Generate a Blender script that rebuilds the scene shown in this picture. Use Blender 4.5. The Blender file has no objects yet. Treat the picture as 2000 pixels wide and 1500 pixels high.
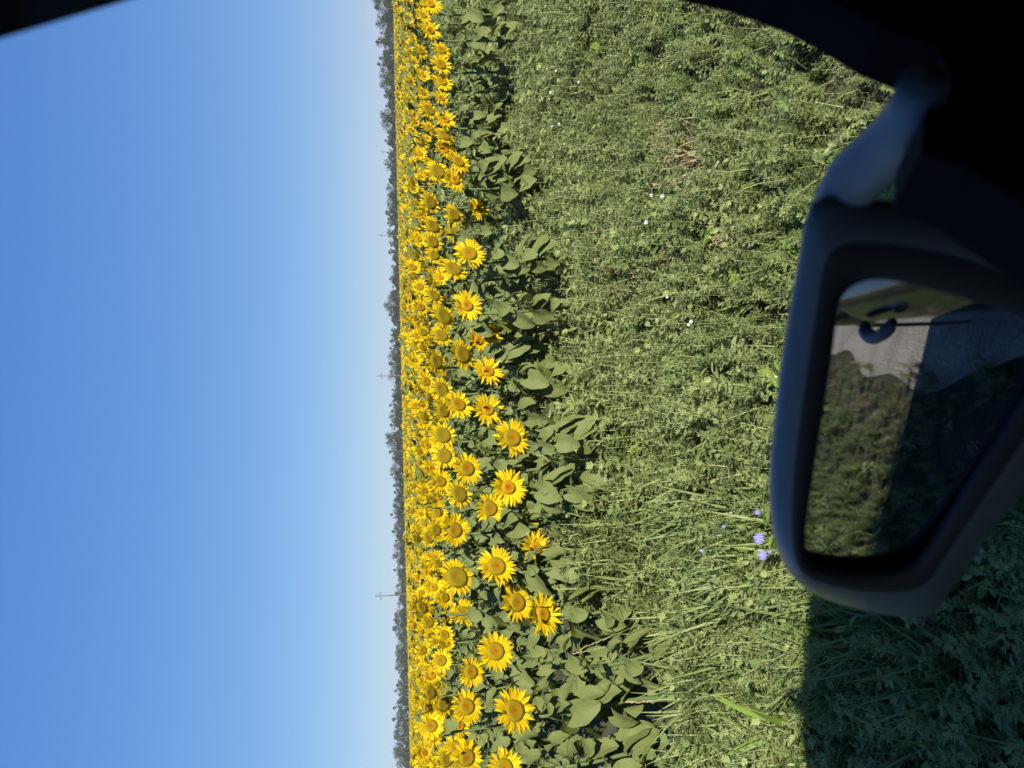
import bpy, math, random
import numpy as np
from mathutils import Vector, Matrix

random.seed(7)
RNG = np.random.default_rng(11)
SC = bpy.context.scene
COL = SC.collection
R = math.radians

# ------------------------------------------------------------------ camera
# The photograph was taken with the phone on its side: world up points to the left edge of the picture.
F_PX = 1480.0                                   # focal length for a 2000 px long side
CAM = Vector((0.0, 0.0, 1.6))
PITCH, ROLL = R(8.3), R(1.3)
FW = Vector((0, math.cos(PITCH), -math.sin(PITCH)))
HR = Vector((1, 0, 0))
VU = Vector((0, math.sin(PITCH), math.cos(PITCH)))
XR = HR * math.cos(ROLL) - VU * math.sin(ROLL)
XU = HR * math.sin(ROLL) + VU * math.cos(ROLL)
cd = bpy.data.cameras.new('camera')
cam = bpy.data.objects.new('camera', cd)
COL.objects.link(cam)
rx, ry, rz = -XU, XR, -FW                       # image right, image up, backwards
cam.matrix_world = Matrix(((rx.x, ry.x, rz.x, CAM.x), (rx.y, ry.y, rz.y, CAM.y), (rx.z, ry.z, rz.z, CAM.z), (0, 0, 0, 1)))
cd.sensor_fit = 'HORIZONTAL'; cd.sensor_width = 36.0
cd.lens = 36.0 * F_PX / 2000.0
cd.clip_start = 0.01; cd.clip_end = 6000
cd.dof.use_dof = True; cd.dof.focus_distance = 5.5; cd.dof.aperture_fstop = 9.5
SC.camera = cam

# ------------------------------------------------------------------ light
SUN_EL, SUN_AZ = R(30), R(150)                  # azimuth clockwise from +Y
tosun = Vector((math.sin(SUN_AZ) * math.cos(SUN_EL), math.cos(SUN_AZ) * math.cos(SUN_EL), math.sin(SUN_EL)))
w = bpy.data.worlds.new('World'); SC.world = w; w.use_nodes = True
nt = w.node_tree
sky = nt.nodes.new('ShaderNodeTexSky'); sky.sky_type = 'NISHITA'; sky.sun_disc = False
sky.sun_elevation = SUN_EL; sky.sun_rotation = SUN_AZ
sky.air_density = 1.0; sky.dust_density = 0.0; sky.ozone_density = 5.0; sky.altitude = 600
bg = nt.nodes['Background']; bg.inputs[1].default_value = 0.10
hsv = nt.nodes.new('ShaderNodeHueSaturation'); hsv.inputs['Saturation'].default_value = 1.22
nt.links.new(sky.outputs[0], hsv.inputs['Color']); sc_ = nt.nodes.new('ShaderNodeSeparateColor'); cc_ = nt.nodes.new('ShaderNodeCombineColor'); nt.links.new(hsv.outputs[0], sc_.inputs[0])
for i_, (ex_, mu_) in enumerate(((0.52, 0.77), (0.51, 0.935), (0.29, 1.93))):      # the phone's tone curve flattens the sky's range
    pw = nt.nodes.new('ShaderNodeMath'); pw.operation = 'POWER'; pw.inputs[1].default_value = ex_
    ml = nt.nodes.new('ShaderNodeMath'); ml.operation = 'MULTIPLY'; ml.inputs[1].default_value = mu_
    nt.links.new(sc_.outputs[i_], pw.inputs[0]); nt.links.new(pw.outputs[0], ml.inputs[0]); nt.links.new(ml.outputs[0], cc_.inputs[i_])
nt.links.new(cc_.outputs[0], bg.inputs[0])
sl = bpy.data.lights.new('sun', 'SUN'); sl.energy = 5.0; sl.angle = R(0.53); sl.color = (1.0, 0.95, 0.86)
so = bpy.data.objects.new('sun', sl); COL.objects.link(so)
so.rotation_euler = (-tosun).to_track_quat('-Z', 'Y').to_euler()
SC.view_settings.view_transform = 'Standard'; SC.view_settings.look = 'None'
SC.view_settings.exposure = 1.2; SC.view_settings.gamma = 1.0
try: SC.view_settings.use_curve_mapping = False
except Exception: pass
SC.cycles.max_bounces = 6; SC.cycles.transmission_bounces = 3; SC.cycles.transparent_max_bounces = 8
SC.cycles.use_denoising = True

# ------------------------------------------------------------------ helpers
def ray(ix, iy):                                # picture pixel (2000 x 1500) -> direction with unit depth
    return FW + XR * ((750 - iy) / F_PX) - XU * ((ix - 1000) / F_PX)
def on_z(ix, iy, z):
    d = ray(ix, iy); t = (z - CAM.z) / d.z
    return CAM + d * t
def project(p):                                 # world -> picture pixel (numpy N x 3)
    p = np.asarray(p, float) - np.array(CAM)
    dz = p @ np.array(FW)
    return 1000 - F_PX * (p @ np.array(XU)) / dz, 750 - F_PX * (p @ np.array(XR)) / dz, dz
S2 = math.sqrt(0.5)
def W(h, l, z=0.0):                             # along the road, to its left -> world
    return Vector(((h - l) * S2, (h + l) * S2, z))
def HL(p): return (p[0] + p[1]) * S2, (p[1] - p[0]) * S2

class MB:
    def __init__(s): s.v = []; s.f = []; s.uv = []; s.m = []
    def vert(s, p, uv=(0, 0)):
        s.v.append(tuple(p)); s.uv.append(tuple(uv)); return len(s.v) - 1
    def face(s, idx, m=0): s.f.append(tuple(idx)); s.m.append(m)
    def grid(s, pts, uvs=None, m=0, wrap=False):
        n, k = len(pts), len(pts[0])
        ids = [[s.vert(pts[i][j], uvs[i][j] if uvs else (i / max(1, n - 1), j / max(1, k - 1))) for j in range(k)] for i in range(n)]
        for i in range(n - 1):
            for j in range(k if wrap else k - 1):
                j2 = (j + 1) % k
                s.face((ids[i][j], ids[i][j2], ids[i + 1][j2], ids[i + 1][j]), m)
        return ids
    def tube(s, path, rad, n=8, m=0, cap=True, sx=1.0):
        path = [Vector(p) for p in path]
        loops = []
        up = Vector((0.13, 0.21, 0.97))
        for i, p in enumerate(path):
            t = (path[min(i + 1, len(path) - 1)] - path[max(i - 1, 0)]).normalized()
            a = t.cross(up)
            if a.length < 1e-3: a = t.cross(Vector((1, 0, 0)))
            a.normalize(); b = a.cross(t).normalized()
            r = rad[i] if isinstance(rad, (list, tuple)) else rad
            loops.append([p + a * (math.cos(q) * r * sx) + b * (math.sin(q) * r) for q in [2 * math.pi * k / n for k in range(n)]])
        ids = s.grid(loops, m=m, wrap=True)
        if cap:
            s.face(ids[0][::-1], m); s.face(ids[-1], m)
    def box(s, lo, hi, m=0):
        c = [s.vert((x, y, z)) for x in (lo[0], hi[0]) for y in (lo[1], hi[1]) for z in (lo[2], hi[2])]
        for f in ((0, 1, 3, 2), (4, 6, 7, 5), (0, 4, 5, 1), (2, 3, 7, 6), (0, 2, 6, 4), (1, 5, 7, 3)): s.face([c[i] for i in f], m)
    def prism(s, poly, off, m=0):               # polygon of points and an offset vector
        off = Vector(off)
        a = [s.vert(Vector(p)) for p in poly]; b = [s.vert(Vector(p) + off) for p in poly]
        s.face(a, m); s.face(b[::-1], m)
        for i in range(len(a)):
            j = (i + 1) % len(a); s.face((a[j], a[i], b[i], b[j]), m)
    def mesh(s, name, mats, smooth=True):
        me = bpy.data.meshes.new(name)
        me.from_pydata(s.v, [], s.f)
        for mt in (mats if isinstance(mats, (list, tuple)) else [mats]): me.materials.append(mt)
        me.polygons.foreach_set('material_index', s.m)
        if smooth: me.polygons.foreach_set('use_smooth', [True] * len(s.f))
        ul = me.uv_layers.new(name='UVMap')
        li = np.zeros(len(me.loops), dtype=np.int32); me.loops.foreach_get('vertex_index', li)
        ul.data.foreach_set('uv', np.asarray(s.uv, dtype=np.float32)[li].ravel())
        me.update(); return me

def link(name, me, parent=None, loc=None, rot=None, scale=None):
    o = bpy.data.objects.new(name, me); COL.objects.link(o)
    if parent: o.parent = parent
    if loc is not None: o.location = loc
    if rot is not None: o.rotation_euler = rot
    if scale is not None: o.scale = scale if hasattr(scale, '__len__') else (scale,) * 3
    return o
def tag(o, label=None, cat=None, group=None, kind=None):
    if label: o['label'] = label
    if cat: o['category'] = cat
    if group: o['group'] = group
    if kind: o['kind'] = kind
    return o

# ------------------------------------------------------------------ materials
def mat(name):
    m = bpy.data.materials.new(name); m.use_nodes = True
    return m, m.node_tree, m.node_tree.nodes['Principled BSDF'], m.node_tree.nodes['Material Output']
def flat(name, col, rough=0.5, metal=0.0, coat=0.0, spec=0.5, var=0.0, scale=8.0):
    m, t, p, o = mat(name)
    p.inputs['Roughness'].default_value = rough; p.inputs['Metallic'].default_value = metal
    p.inputs['Coat Weight'].default_value = coat; p.inputs['Coat Roughness'].default_value = 0.03
    p.inputs['Specular IOR Level'].default_value = spec
    p.inputs['Base Color'].default_value = (*col, 1)
    if var:
        tc = t.nodes.new('ShaderNodeTexCoord'); n = t.nodes.new('ShaderNodeTexNoise'); n.inputs['Scale'].default_value = scale; n.inputs['Detail'].default_value = 5
        mx = t.nodes.new('ShaderNodeMix'); mx.data_type = 'RGBA'
        mx.inputs[6].default_value = (*[c * (1 - var) for c in col], 1); mx.inputs[7].default_value = (*[min(1, c * (1 + var)) for c in col], 1)
        t.links.new(tc.outputs['Object'], n.inputs['Vector']); t.links.new(n.outputs[0], mx.inputs[0]); t.links.new(mx.outputs[2], p.inputs['Base Color'])
    return m
def leafy(name, c1, c2, back=None, trans=0.3, rough=0.5, spec=0.4, vein=None, tcol=None, nscale=30.0, bump=0.0):
    m, t, p, o = mat(name); N = t.nodes; L = t.links
    oi = N.new('ShaderNodeObjectInfo'); tc = N.new('ShaderNodeTexCoord')
    no = N.new('ShaderNodeTexNoise'); no.inputs['Scale'].default_value = nscale; no.inputs['Detail'].default_value = 3
    L.new(tc.outputs['Object'], no.inputs['Vector'])
    ad = N.new('ShaderNodeMath'); ad.operation = 'MULTIPLY_ADD'; ad.inputs[1].default_value = 0.6; L.new(no.outputs[0], ad.inputs[0])
    sb = N.new('ShaderNodeMath'); sb.operation = 'MULTIPLY_ADD'; sb.inputs[1].default_value = 0.9; sb.inputs[2].default_value = -0.25
    L.new(oi.outputs['Random'], sb.inputs[0]); L.new(sb.outputs[0], ad.inputs[2])
    mx = N.new('ShaderNodeMix'); mx.data_type = 'RGBA'; mx.inputs[6].default_value = (*c1, 1); mx.inputs[7].default_value = (*c2, 1)
    L.new(ad.outputs[0], mx.inputs[0]); col = mx.outputs[2]
    if vein:
        uv = N.new('ShaderNodeUVMap'); sp = N.new('ShaderNodeSeparateXYZ'); L.new(uv.outputs[0], sp.inputs[0])
        a = N.new('ShaderNodeMath'); a.operation = 'SUBTRACT'; a.inputs[1].default_value = 0.5; L.new(sp.outputs[0], a.inputs[0])
        b = N.new('ShaderNodeMath'); b.operation = 'ABSOLUTE'; L.new(a.outputs[0], b.inputs[0])
        # side veins: stripes of (v - 0.8*|u|)
        c = N.new('ShaderNodeMath'); c.operation = 'MULTIPLY_ADD'; c.inputs[1].default_value = -0.9; L.new(b.outputs[0], c.inputs[0]); L.new(sp.outputs[1], c.inputs[2])
        d = N.new('ShaderNodeMath'); d.operation = 'MULTIPLY'; d.inputs[1].default_value = 6.0; L.new(c.outputs[0], d.inputs[0])
        e = N.new('ShaderNodeMath'); e.operation = 'FRACT'; L.new(d.outputs[0], e.inputs[0])
        e2 = N.new('ShaderNodeMath'); e2.operation = 'LESS_THAN'; e2.inputs[1].default_value = 0.10; L.new(e.outputs[0], e2.inputs[0])
        g = N.new('ShaderNodeMath'); g.operation = 'LESS_THAN'; g.inputs[1].default_value = 0.032; L.new(b.outputs[0], g.inputs[0])
        h = N.new('ShaderNodeMath'); h.operation = 'MULTIPLY'; h.inputs[1].default_value = 0.5; L.new(e2.outputs[0], h.inputs[0])
        k = N.new('ShaderNodeMath'); k.operation = 'MAXIMUM'; L.new(h.outputs[0], k.inputs[0]); L.new(g.outputs[0], k.inputs[1])
        k2 = N.new('ShaderNodeMath'); k2.operation = 'MULTIPLY'; k2.inputs[1].default_value = 0.7; L.new(k.outputs[0], k2.inputs[0])
        m2 = N.new('ShaderNodeMix'); m2.data_type = 'RGBA'; m2.inputs[7].default_value = (*vein, 1); L.new(k2.outputs[0], m2.inputs[0]); L.new(col, m2.inputs[6]); col = m2.outputs[2]
    if back:
        ge = N.new('ShaderNodeNewGeometry'); m3 = N.new('ShaderNodeMix'); m3.data_type = 'RGBA'; m3.inputs[7].default_value = (*back, 1)
        L.new(ge.outputs['Backfacing'], m3.inputs[0]); L.new(col, m3.inputs[6]); col = m3.outputs[2]
    if bump:
        nb = N.new('ShaderNodeTexNoise'); nb.inputs['Scale'].default_value = 45; nb.inputs['Detail'].default_value = 3; L.new(tc.outputs['Object'], nb.inputs['Vector'])
        bm = N.new('ShaderNodeBump'); bm.inputs['Strength'].default_value = bump; bm.inputs['Distance'].default_value = 0.012
        L.new(nb.outputs[0], bm.inputs['Height']); L.new(bm.outputs[0], p.inputs['Normal'])
    L.new(col, p.inputs['Base Color'])
    p.inputs['Roughness'].default_value = rough; p.inputs['Specular IOR Level'].default_value = spec
    tr = N.new('ShaderNodeBsdfTranslucent')
    if tcol: tr.inputs[0].default_value = (*tcol, 1)
    else: L.new(col, tr.inputs[0])
    ms = N.new('ShaderNodeMixShader'); ms.inputs[0].default_value = trans
    L.new(p.outputs[0], ms.inputs[1]); L.new(tr.outputs[0], ms.inputs[2]); L.new(ms.outputs[0], o.inputs[0])
    return m

M_leaf = leafy('sunflower_leaf', (0.062, 0.084, 0.014), (0.128, 0.146, 0.030), back=(0.112, 0.132, 0.040), trans=0.20, rough=0.6, spec=0.14, bump=0.5, vein=(0.20, 0.22, 0.085), nscale=12)
M_stem = flat('sunflower_stem', (0.075, 0.105, 0.033), 0.75, spec=0.2, var=0.3)
M_petal = leafy('sunflower_petal', (0.55, 0.375, 0.005), (0.62, 0.445, 0.008), trans=0.30, rough=0.6, spec=0.12, tcol=(0.80, 0.50, 0.006))
M_weed = leafy('weed_leaf', (0.122, 0.176, 0.048), (0.295, 0.340, 0.120), back=(0.29, 0.32, 0.14), trans=0.36, rough=0.42, spec=0.22)
M_grass = leafy('grass_blade', (0.11, 0.160, 0.045), (0.21, 0.25, 0.085), trans=0.3, rough=0.5, spec=0.2)
M_fresh = leafy('fresh_leaf', (0.14, 0.22, 0.035), (0.22, 0.30, 0.05), trans=0.35, rough=0.4, spec=0.5)
M_dry = leafy('dry_stalk', (0.26, 0.19, 0.10), (0.38, 0.30, 0.18), trans=0.15, rough=0.7, spec=0.2)
M_tree = leafy('tree_leaf', (0.018, 0.031, 0.008), (0.042, 0.058, 0.014), trans=0.2, rough=0.6, spec=0.2, nscale=0.6)
M_bark = flat('bark', (0.12, 0.095, 0.07), 0.9, var=0.4, scale=4)
M_wood = flat('weathered_wood', (0.085, 0.075, 0.065), 0.85, var=0.3, scale=3)
M_iron = flat('dark_iron', (0.05, 0.05, 0.055), 0.6)
M_blue = leafy('chicory_petal', (0.19, 0.18, 0.58), (0.27, 0.25, 0.66), trans=0.3, rough=0.6, spec=0.2)
M_white = leafy('white_petal', (0.50, 0.49, 0.47), (0.60, 0.58, 0.56), trans=0.3, rough=0.6, spec=0.2)

def disc_mat(name, outer, mid, inner, core):
    m, t, p, o = mat(name); N = t.nodes; L = t.links
    uv = N.new('ShaderNodeUVMap'); sp = N.new('ShaderNodeSeparateXYZ'); L.new(uv.outputs[0], sp.inputs[0])
    oi = N.new('ShaderNodeObjectInfo')
    no = N.new('ShaderNodeTexNoise'); no.inputs['Scale'].default_value = 9; L.new(uv.outputs[0], no.inputs['Vector'])
    a = N.new('ShaderNodeMath'); a.operation = 'MULTIPLY_ADD'; a.inputs[1].default_value = 0.14; L.new(oi.outputs['Random'], a.inputs[0])
    b = N.new('ShaderNodeMath'); b.operation = 'MULTIPLY_ADD'; b.inputs[1].default_value = 0.12; L.new(no.outputs[0], b.inputs[0]); L.new(sp.outputs[0], b.inputs[2])
    L.new(b.outputs[0], a.inputs[2])
    s = N.new('ShaderNodeMath'); s.operation = 'SUBTRACT'; s.inputs[1].default_value = 0.11; L.new(a.outputs[0], s.inputs[0])
    cr = N.new('ShaderNodeValToRGB'); e = cr.color_ramp.elements
    e[0].position = 0.0; e[0].color = (*core, 1); e[1].position = 1.0; e[1].color = (*outer, 1)
    for pos, c in ((0.13, core), (0.20, inner), (0.36, inner), (0.48, mid), (0.62, outer)):
        x = cr.color_ramp.elements.new(pos); x.color = (*c, 1)
    L.new(s.outputs[0], cr.inputs[0]); L.new(cr.outputs[0], p.inputs['Base Color'])
    # florets: bumps on a polar lattice
    vo = N.new('ShaderNodeTexVoronoi'); vo.inputs['Scale'].default_value = 34
    co = N.new('ShaderNodeTexCoord'); L.new(co.outputs['Object'], vo.inputs['Vector'])
    bp = N.new('ShaderNodeBump'); bp.inputs['Strength'].default_value = 0.45; bp.inputs['Distance'].default_value = 0.02
    L.new(vo.outputs['Distance'], bp.inputs['Height']); L.new(bp.outputs[0], p.inputs['Normal'])
    p.inputs['Roughness'].default_value = 0.9; p.inputs['Specular IOR Level'].default_value = 0.04
    return m
OLIVE = (0.205, 0.148, 0.008)
M_disc = [disc_mat('disc_young', (0.29, 0.175, 0.007), (0.31, 0.14, 0.005), (0.29, 0.105, 0.004), (0.19, 0.085, 0.005)),
          disc_mat('disc_open', OLIVE, (0.22, 0.14, 0.007), (0.27, 0.115, 0.004), (0.17, 0.09, 0.005)),
          disc_mat('disc_ripe', (0.175, 0.135, 0.009), (0.18, 0.135, 0.009), (0.20, 0.13, 0.008), (0.22, 0.12, 0.006))]

# ------------------------------------------------------------------ ground
def ground_mat():
    m, t, p, o = mat('soil'); N = t.nodes; L = t.links
    tc = N.new('ShaderNodeTexCoord'); n1 = N.new('ShaderNodeTexNoise'); n1.inputs['Scale'].default_value = 1.2; n1.inputs['Detail'].default_value = 8
    L.new(tc.outputs['Object'], n1.inputs['Vector'])
    cr = N.new('ShaderNodeValToRGB'); cr.color_ramp.elements[0].position = 0.35; cr.color_ramp.elements[0].color = (0.035, 0.04, 0.02, 1)
    cr.color_ramp.elements[1].position = 0.7; cr.color_ramp.elements[1].color = (0.085, 0.075, 0.045, 1)
    L.new(n1.outputs[0], cr.inputs[0]); L.new(cr.outputs[0], p.inputs['Base Color'])
    n2 = N.new('ShaderNodeTexNoise'); n2.inputs['Scale'].default_value = 25; n2.inputs['Detail'].default_value = 6; L.new(tc.outputs['Object'], n2.inputs['Vector'])
    bp = N.new('ShaderNodeBump'); bp.inputs['Strength'].default_value = 0.6; bp.inputs['Distance'].default_value = 0.04
    L.new(n2.outputs[0], bp.inputs['Height']); L.new(bp.outputs[0], p.inputs['Normal'])
    p.inputs['Roughness'].default_value = 0.95; p.inputs['Specular IOR Level'].default_value = 0.1
    return m
def gravel_mat():
    m, t, p, o = mat('gravel'); N = t.nodes; L = t.links
    tc = N.new('ShaderNodeTexCoord'); vo = N.new('ShaderNodeTexVoronoi'); vo.inputs['Scale'].default_value = 85
    L.new(tc.outputs['Object'], vo.inputs['Vector'])
    n1 = N.new('ShaderNodeTexNoise'); n1.inputs['Scale'].default_value = 3; n1.inputs['Detail'].default_value = 8; L.new(tc.outputs['Object'], n1.inputs['Vector'])
    sp = N.new('ShaderNodeSeparateColor'); L.new(vo.outputs['Color'], sp.inputs[0])
    ad = N.new('ShaderNodeMath'); ad.operation = 'MULTIPLY_ADD'; ad.inputs[1].default_value = 0.45; L.new(sp.outputs[0], ad.inputs[0]); L.new(n1.outputs[0], ad.inputs[2])
    cr = N.new('ShaderNodeValToRGB'); cr.color_ramp.elements[0].position = 0.35; cr.color_ramp.elements[0].color = (0.17, 0.140, 0.108, 1)
    cr.color_ramp.elements[1].position = 1.0; cr.color_ramp.elements[1].color = (0.43, 0.365, 0.295, 1)
    L.new(ad.outputs[0], cr.inputs[0]); L.new(cr.outputs[0], p.inputs['Base Color'])
    bp = N.new('ShaderNodeBump'); bp.inputs['Strength'].default_value = 0.6; bp.inputs['Distance'].default_value = 0.02; bp.invert = True
    L.new(vo.outputs['Distance'], bp.inputs['Height']); L.new(bp.outputs[0], p.inputs['Normal'])
    p.inputs['Roughness'].default_value = 0.9; p.inputs['Specular IOR Level'].default_value = 0.2
    return m
b = MB(); b.face([b.vert(p) for p in ((-2500, -800, 0), (2500, -800, 0), (2500, 3500, 0), (-2500, 3500, 0))])
tag(link('ground', b.mesh('ground', ground_mat(), False)), kind='structure')
b = MB(); hs = np.linspace(-60, 60, 961)
ids = []
for h in hs:
    e = 0.50 + 0.10 * math.sin(h * 1.7) + 0.06 * math.sin(h * 5.3 + 1) - 0.35 * min(1, max(0, (h + 1.6) / .8))
    ids.append((b.vert(W(h, e, 0.004)), b.vert(W(h, -5.5 + 0.2 * math.sin(h), 0.004))))
for i in range(len(hs) - 1): b.face((ids[i][0], ids[i][1], ids[i + 1][1], ids[i + 1][0]))
tag(link('gravel_road', b.mesh('gravel_road', gravel_mat(), False)), kind='structure')

# ------------------------------------------------------------------ car (the camera looks out of its open driver's window)
CH, CL_ = -0.40, -0.74                          # centre of the car along / across the road
car = link('parked_car', None, loc=W(CH, CL_, 0), rot=(0, 0, R(45)))
tag(car, 'dark car on the gravel verge with its black wing mirror filling the corner', 'car')
def C(h, l, z): return Vector((h - CH, l - CL_, z))
def Cw(p): h, l = HL(p); return C(h, l, p[2])
M_paint = flat('car_paint', (0.030, 0.036, 0.045), 0.18, metal=0.5, coat=1.0)
M_plast = flat('black_plastic', (0.011, 0.0105, 0.009), 0.8, spec=0.06)
M_gloss = flat('mirror_shell_paint', (0.135, 0.13, 0.108), 0.34, coat=0.12, spec=0.25)
M_arm = flat('satin_grey_plastic', (0.24, 0.235, 0.21), 0.42, spec=0.25)
M_bezel = flat('mirror_bezel', (0.022, 0.022, 0.021), 0.5, spec=0.3)
M_glass = flat('opaque_glass', (0.008, 0.010, 0.012), 0.03, spec=0.6)  # unseen panes made opaque to block the sun and keep the car's shadow solid
M_mirror = flat('mirror_silver', (0.40, 0.43, 0.46), 0.0, metal=1.0)
M_tyre = flat('tyre_rubber', (0.015, 0.015, 0.015), 0.85)
M_rim = flat('alloy', (0.45, 0.45, 0.47), 0.35, metal=0.9)
# lower body: a loft along the car
st = [(1.80, .78, .45, .70), (1.76, .86, .36, .86), (1.55, .88, .30, .98), (1.15, .895, .28, 1.08), (0.74, .90, .28, 1.14), (0.70, .84, .28, 1.14), (0.0, .84, .28, 1.17),
      (-0.95, .84, .28, 1.18), (-0.99, .90, .28, 1.18), (-2.2, .90, .28, 1.18), (-2.5, .88, .32, 1.14), (-2.62, .84, .40, 1.03), (-2.65, .78, .5, .9)]
b = MB(); loops = []
for (h, hw, z0, z1) in st:
    lp = []
    for k in range(28):
        q = 2 * math.pi * k / 28; c_, s_ = math.cos(q), math.sin(q)
        e = 0.28
        yy = math.copysign(abs(c_) ** e, c_) * hw; zz = (z0 + z1) / 2 + math.copysign(abs(s_) ** e, s_) * (z1 - z0) / 2
        lp.append((h - CH, yy, zz))
    loops.append(lp)
ids = b.grid(loops, wrap=True); b.face(ids[0]); b.face(ids[-1][::-1])
link('body', b.mesh('body', M_paint), car)
# roof
b = MB(); top = []; bot = []
for h in (0.05, -0.05, -0.5, -1.0, -1.5, -2.0, -2.2):
    crown = 1.885 - 0.05 * ((h + 1.0) / 1.25) ** 2
    rt = []; rb = []
    for k in range(11):
        y = -0.80 + 1.6 * k / 10
        z = crown - 0.020 * abs(y / 0.8) ** 3
        rt.append((h - CH, y, z)); rb.append((h - CH, y, z - 0.03))
    top.append(rt); bot.append(rb)
a = b.grid(top); c = b.grid(bot)
edge = lambda g: [g[0][j] for j in range(11)] + [g[i][10] for i in range(1, 7)] + [g[6][j] for j in range(9, -1, -1)] + [g[i][0] for i in range(5, 0, -1)]
ea, ec = edge(a), edge(c)
for i in range(len(ea)):
    j = (i + 1) % len(ea); b.face((ea[i], ea[j], ec[j], ec[i]))
link('roof', b.mesh('roof', M_paint), car)
def bar(name, p0, p1, wid, dep, m):             # a pillar: box along p0-p1, wid across the car, dep along it
    p0, p1 = Vector(p0), Vector(p1); x = Vector((1, 0, 0)) * dep / 2; y = Vector((0, 1, 0)) * wid / 2
    b = MB(); lo = [p0 - x - y, p0 + x - y, p0 + x + y, p0 - x + y]
    b.prism(lo, p1 - p0); link(name, b.mesh(name, m, False), car)
for sgn in (1, -1):
    bar('windscreen_pillar', (1.285 - CH, 0.84 * sgn, 1.09), (0.085 - CH, 0.785 * sgn, 1.82), 0.07, 0.10, M_paint)
    for h in (-1.00, -2.30):
        bar('door_pillar', (h - CH, 0.845 * sgn, 1.10), (h + 0.04 - CH, 0.775 * sgn, 1.815), 0.05, 0.11, M_paint)
def pane(name, quad, m=M_glass):
    q = [Vector(p) for p in quad]; n = (q[1] - q[0]).cross(q[2] - q[0]).normalized()
    b = MB(); b.prism(q, n * 0.006); link(name, b.mesh(name, m, False), car)
pane('windscreen', [(1.26 - CH, -.80, 1.085), (1.26 - CH, .80, 1.085), (.03 - CH, .765, 1.842), (.03 - CH, -.765, 1.842)])
pane('rear_window', [(-2.54 - CH, -.80, 1.12), (-2.54 - CH, .80, 1.12), (-2.18 - CH, .765, 1.80), (-2.18 - CH, -.765, 1.80)])
for sgn in (1, -1):
    pane('side_window', [(-1.06 - CH, .842 * sgn, 1.10), (-2.42 - CH, .842 * sgn, 1.10), (-2.22 - CH, .775 * sgn, 1.80), (-1.02 - CH, .775 * sgn, 1.83)])
pane('side_window', [(-.96 - CH, -.842, 1.08), (1.12 - CH, -.842, 1.08), (.08 - CH, -.775, 1.825), (-.96 - CH, -.775, 1.84)])
# wheels
for h in (1.12, -1.98):
    for sgn in (1, -1):
        wl = link('wheel', None, car, loc=(h - CH, 0.80 * sgn, 0.34), rot=(R(90), 0, 0)); 
        b = MB(); prof = [(.215, -.10), (.30, -.105), (.335, -.08), (.34, 0), (.335, .08), (.30, .105), (.215, .10)]
        b.grid([[(r * math.cos(q), r * math.sin(q), z) for q in [2 * math.pi * k / 32 for k in range(32)]] for r, z in prof + [prof[0]]], wrap=True)
        link('tyre', b.mesh('tyre', M_tyre), wl)
        b = MB()
        for z in (-.07, .07):
            ring = [b.vert((.216 * math.cos(2 * math.pi * k / 32), .216 * math.sin(2 * math.pi * k / 32), z)) for k in range(32)]
            cc = b.vert((0, 0, z * 1.2))
            for k in range(32): b.face((ring[k], ring[(k + 1) % 32], cc))
        link('rim', b.mesh('rim', M_rim), wl)
# front door skin, a little proud of the body, with its pull handle
b = MB(); rows = []
for z in np.linspace(0.42, 1.17, 16):
    r_ = []
    for h in np.linspace(-0.975, 0.725, 13):
        y = 0.914 - 0.16 * max(0, (z - .85) / .33) ** 3 - 0.02 * max(0, (.6 - z) / .18) ** 2
        r_.append((h - CH, y, z))
    rows.append(r_)
b.grid(rows); door = link('door', b.mesh('door', M_paint), car)
hb = MB(); P = []
for k in range(13):
    s = k / 12; P.append((-0.93 + 0.24 * s - CH, 0.918 + 0.045 * math.sin(math.pi * s) ** 0.6, 0.985 + 0.008 * s))
hb.tube(P, [0.013] + [0.021] * 11 + [0.013], 10)
link('handle', hb.mesh('handle', M_gloss), door)
# inner trim of the window opening: corner by the mirror and the pillar trim above
DL = 0.13
def on_l(ix, iy, l):
    d = ray(ix, iy); t = l / ((d.y - d.x) * S2)
    return CAM + d * t
tr_px = [(1250, -60), (1330, 2), (1425, 24), (1530, 62), (1605, 102), (1680, 148), (1738, 172), (1790, 196), (1806, 250), (1752, 330), (1742, 412), (1830, 445), (1900, 495), (1980, 545), (2080, 590), (2300, 640), (2500, 560), (2500, -230), (1700, -160), (1250, -160)]
def spline(pts, n=4):
    out = []; k = len(pts)
    for i in range(k):
        p0, p1, p2, p3 = (np.array(pts[(i + d) % k], float) for d in (-1, 0, 1, 2))
        for j in range(n):
            t = j / n
            out.append(0.5 * ((2 * p1) + (-p0 + p2) * t + (2 * p0 - 5 * p1 + 4 * p2 - p3) * t * t + (-p0 + 3 * p1 - 3 * p2 + p3) * t ** 3))
    return out
b = MB(); b.prism([Cw(on_l(x, y, DL)) for x, y in tr_px], (0, -0.022, 0))
link('window_corner_trim', b.mesh('window_corner_trim', M_plast, False), car)
b = MB(); b.prism([Cw(on_l(x, y, 0.10)) for x, y in ((0, 45), (60, 28), (150, -1), (230, -40), (210, -90), (-100, -90), (-180, 100), (-90, 74))], (0, -0.015, 0))
link('pillar_trim', b.mesh('pillar_trim', M_plast, False), car)
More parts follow.
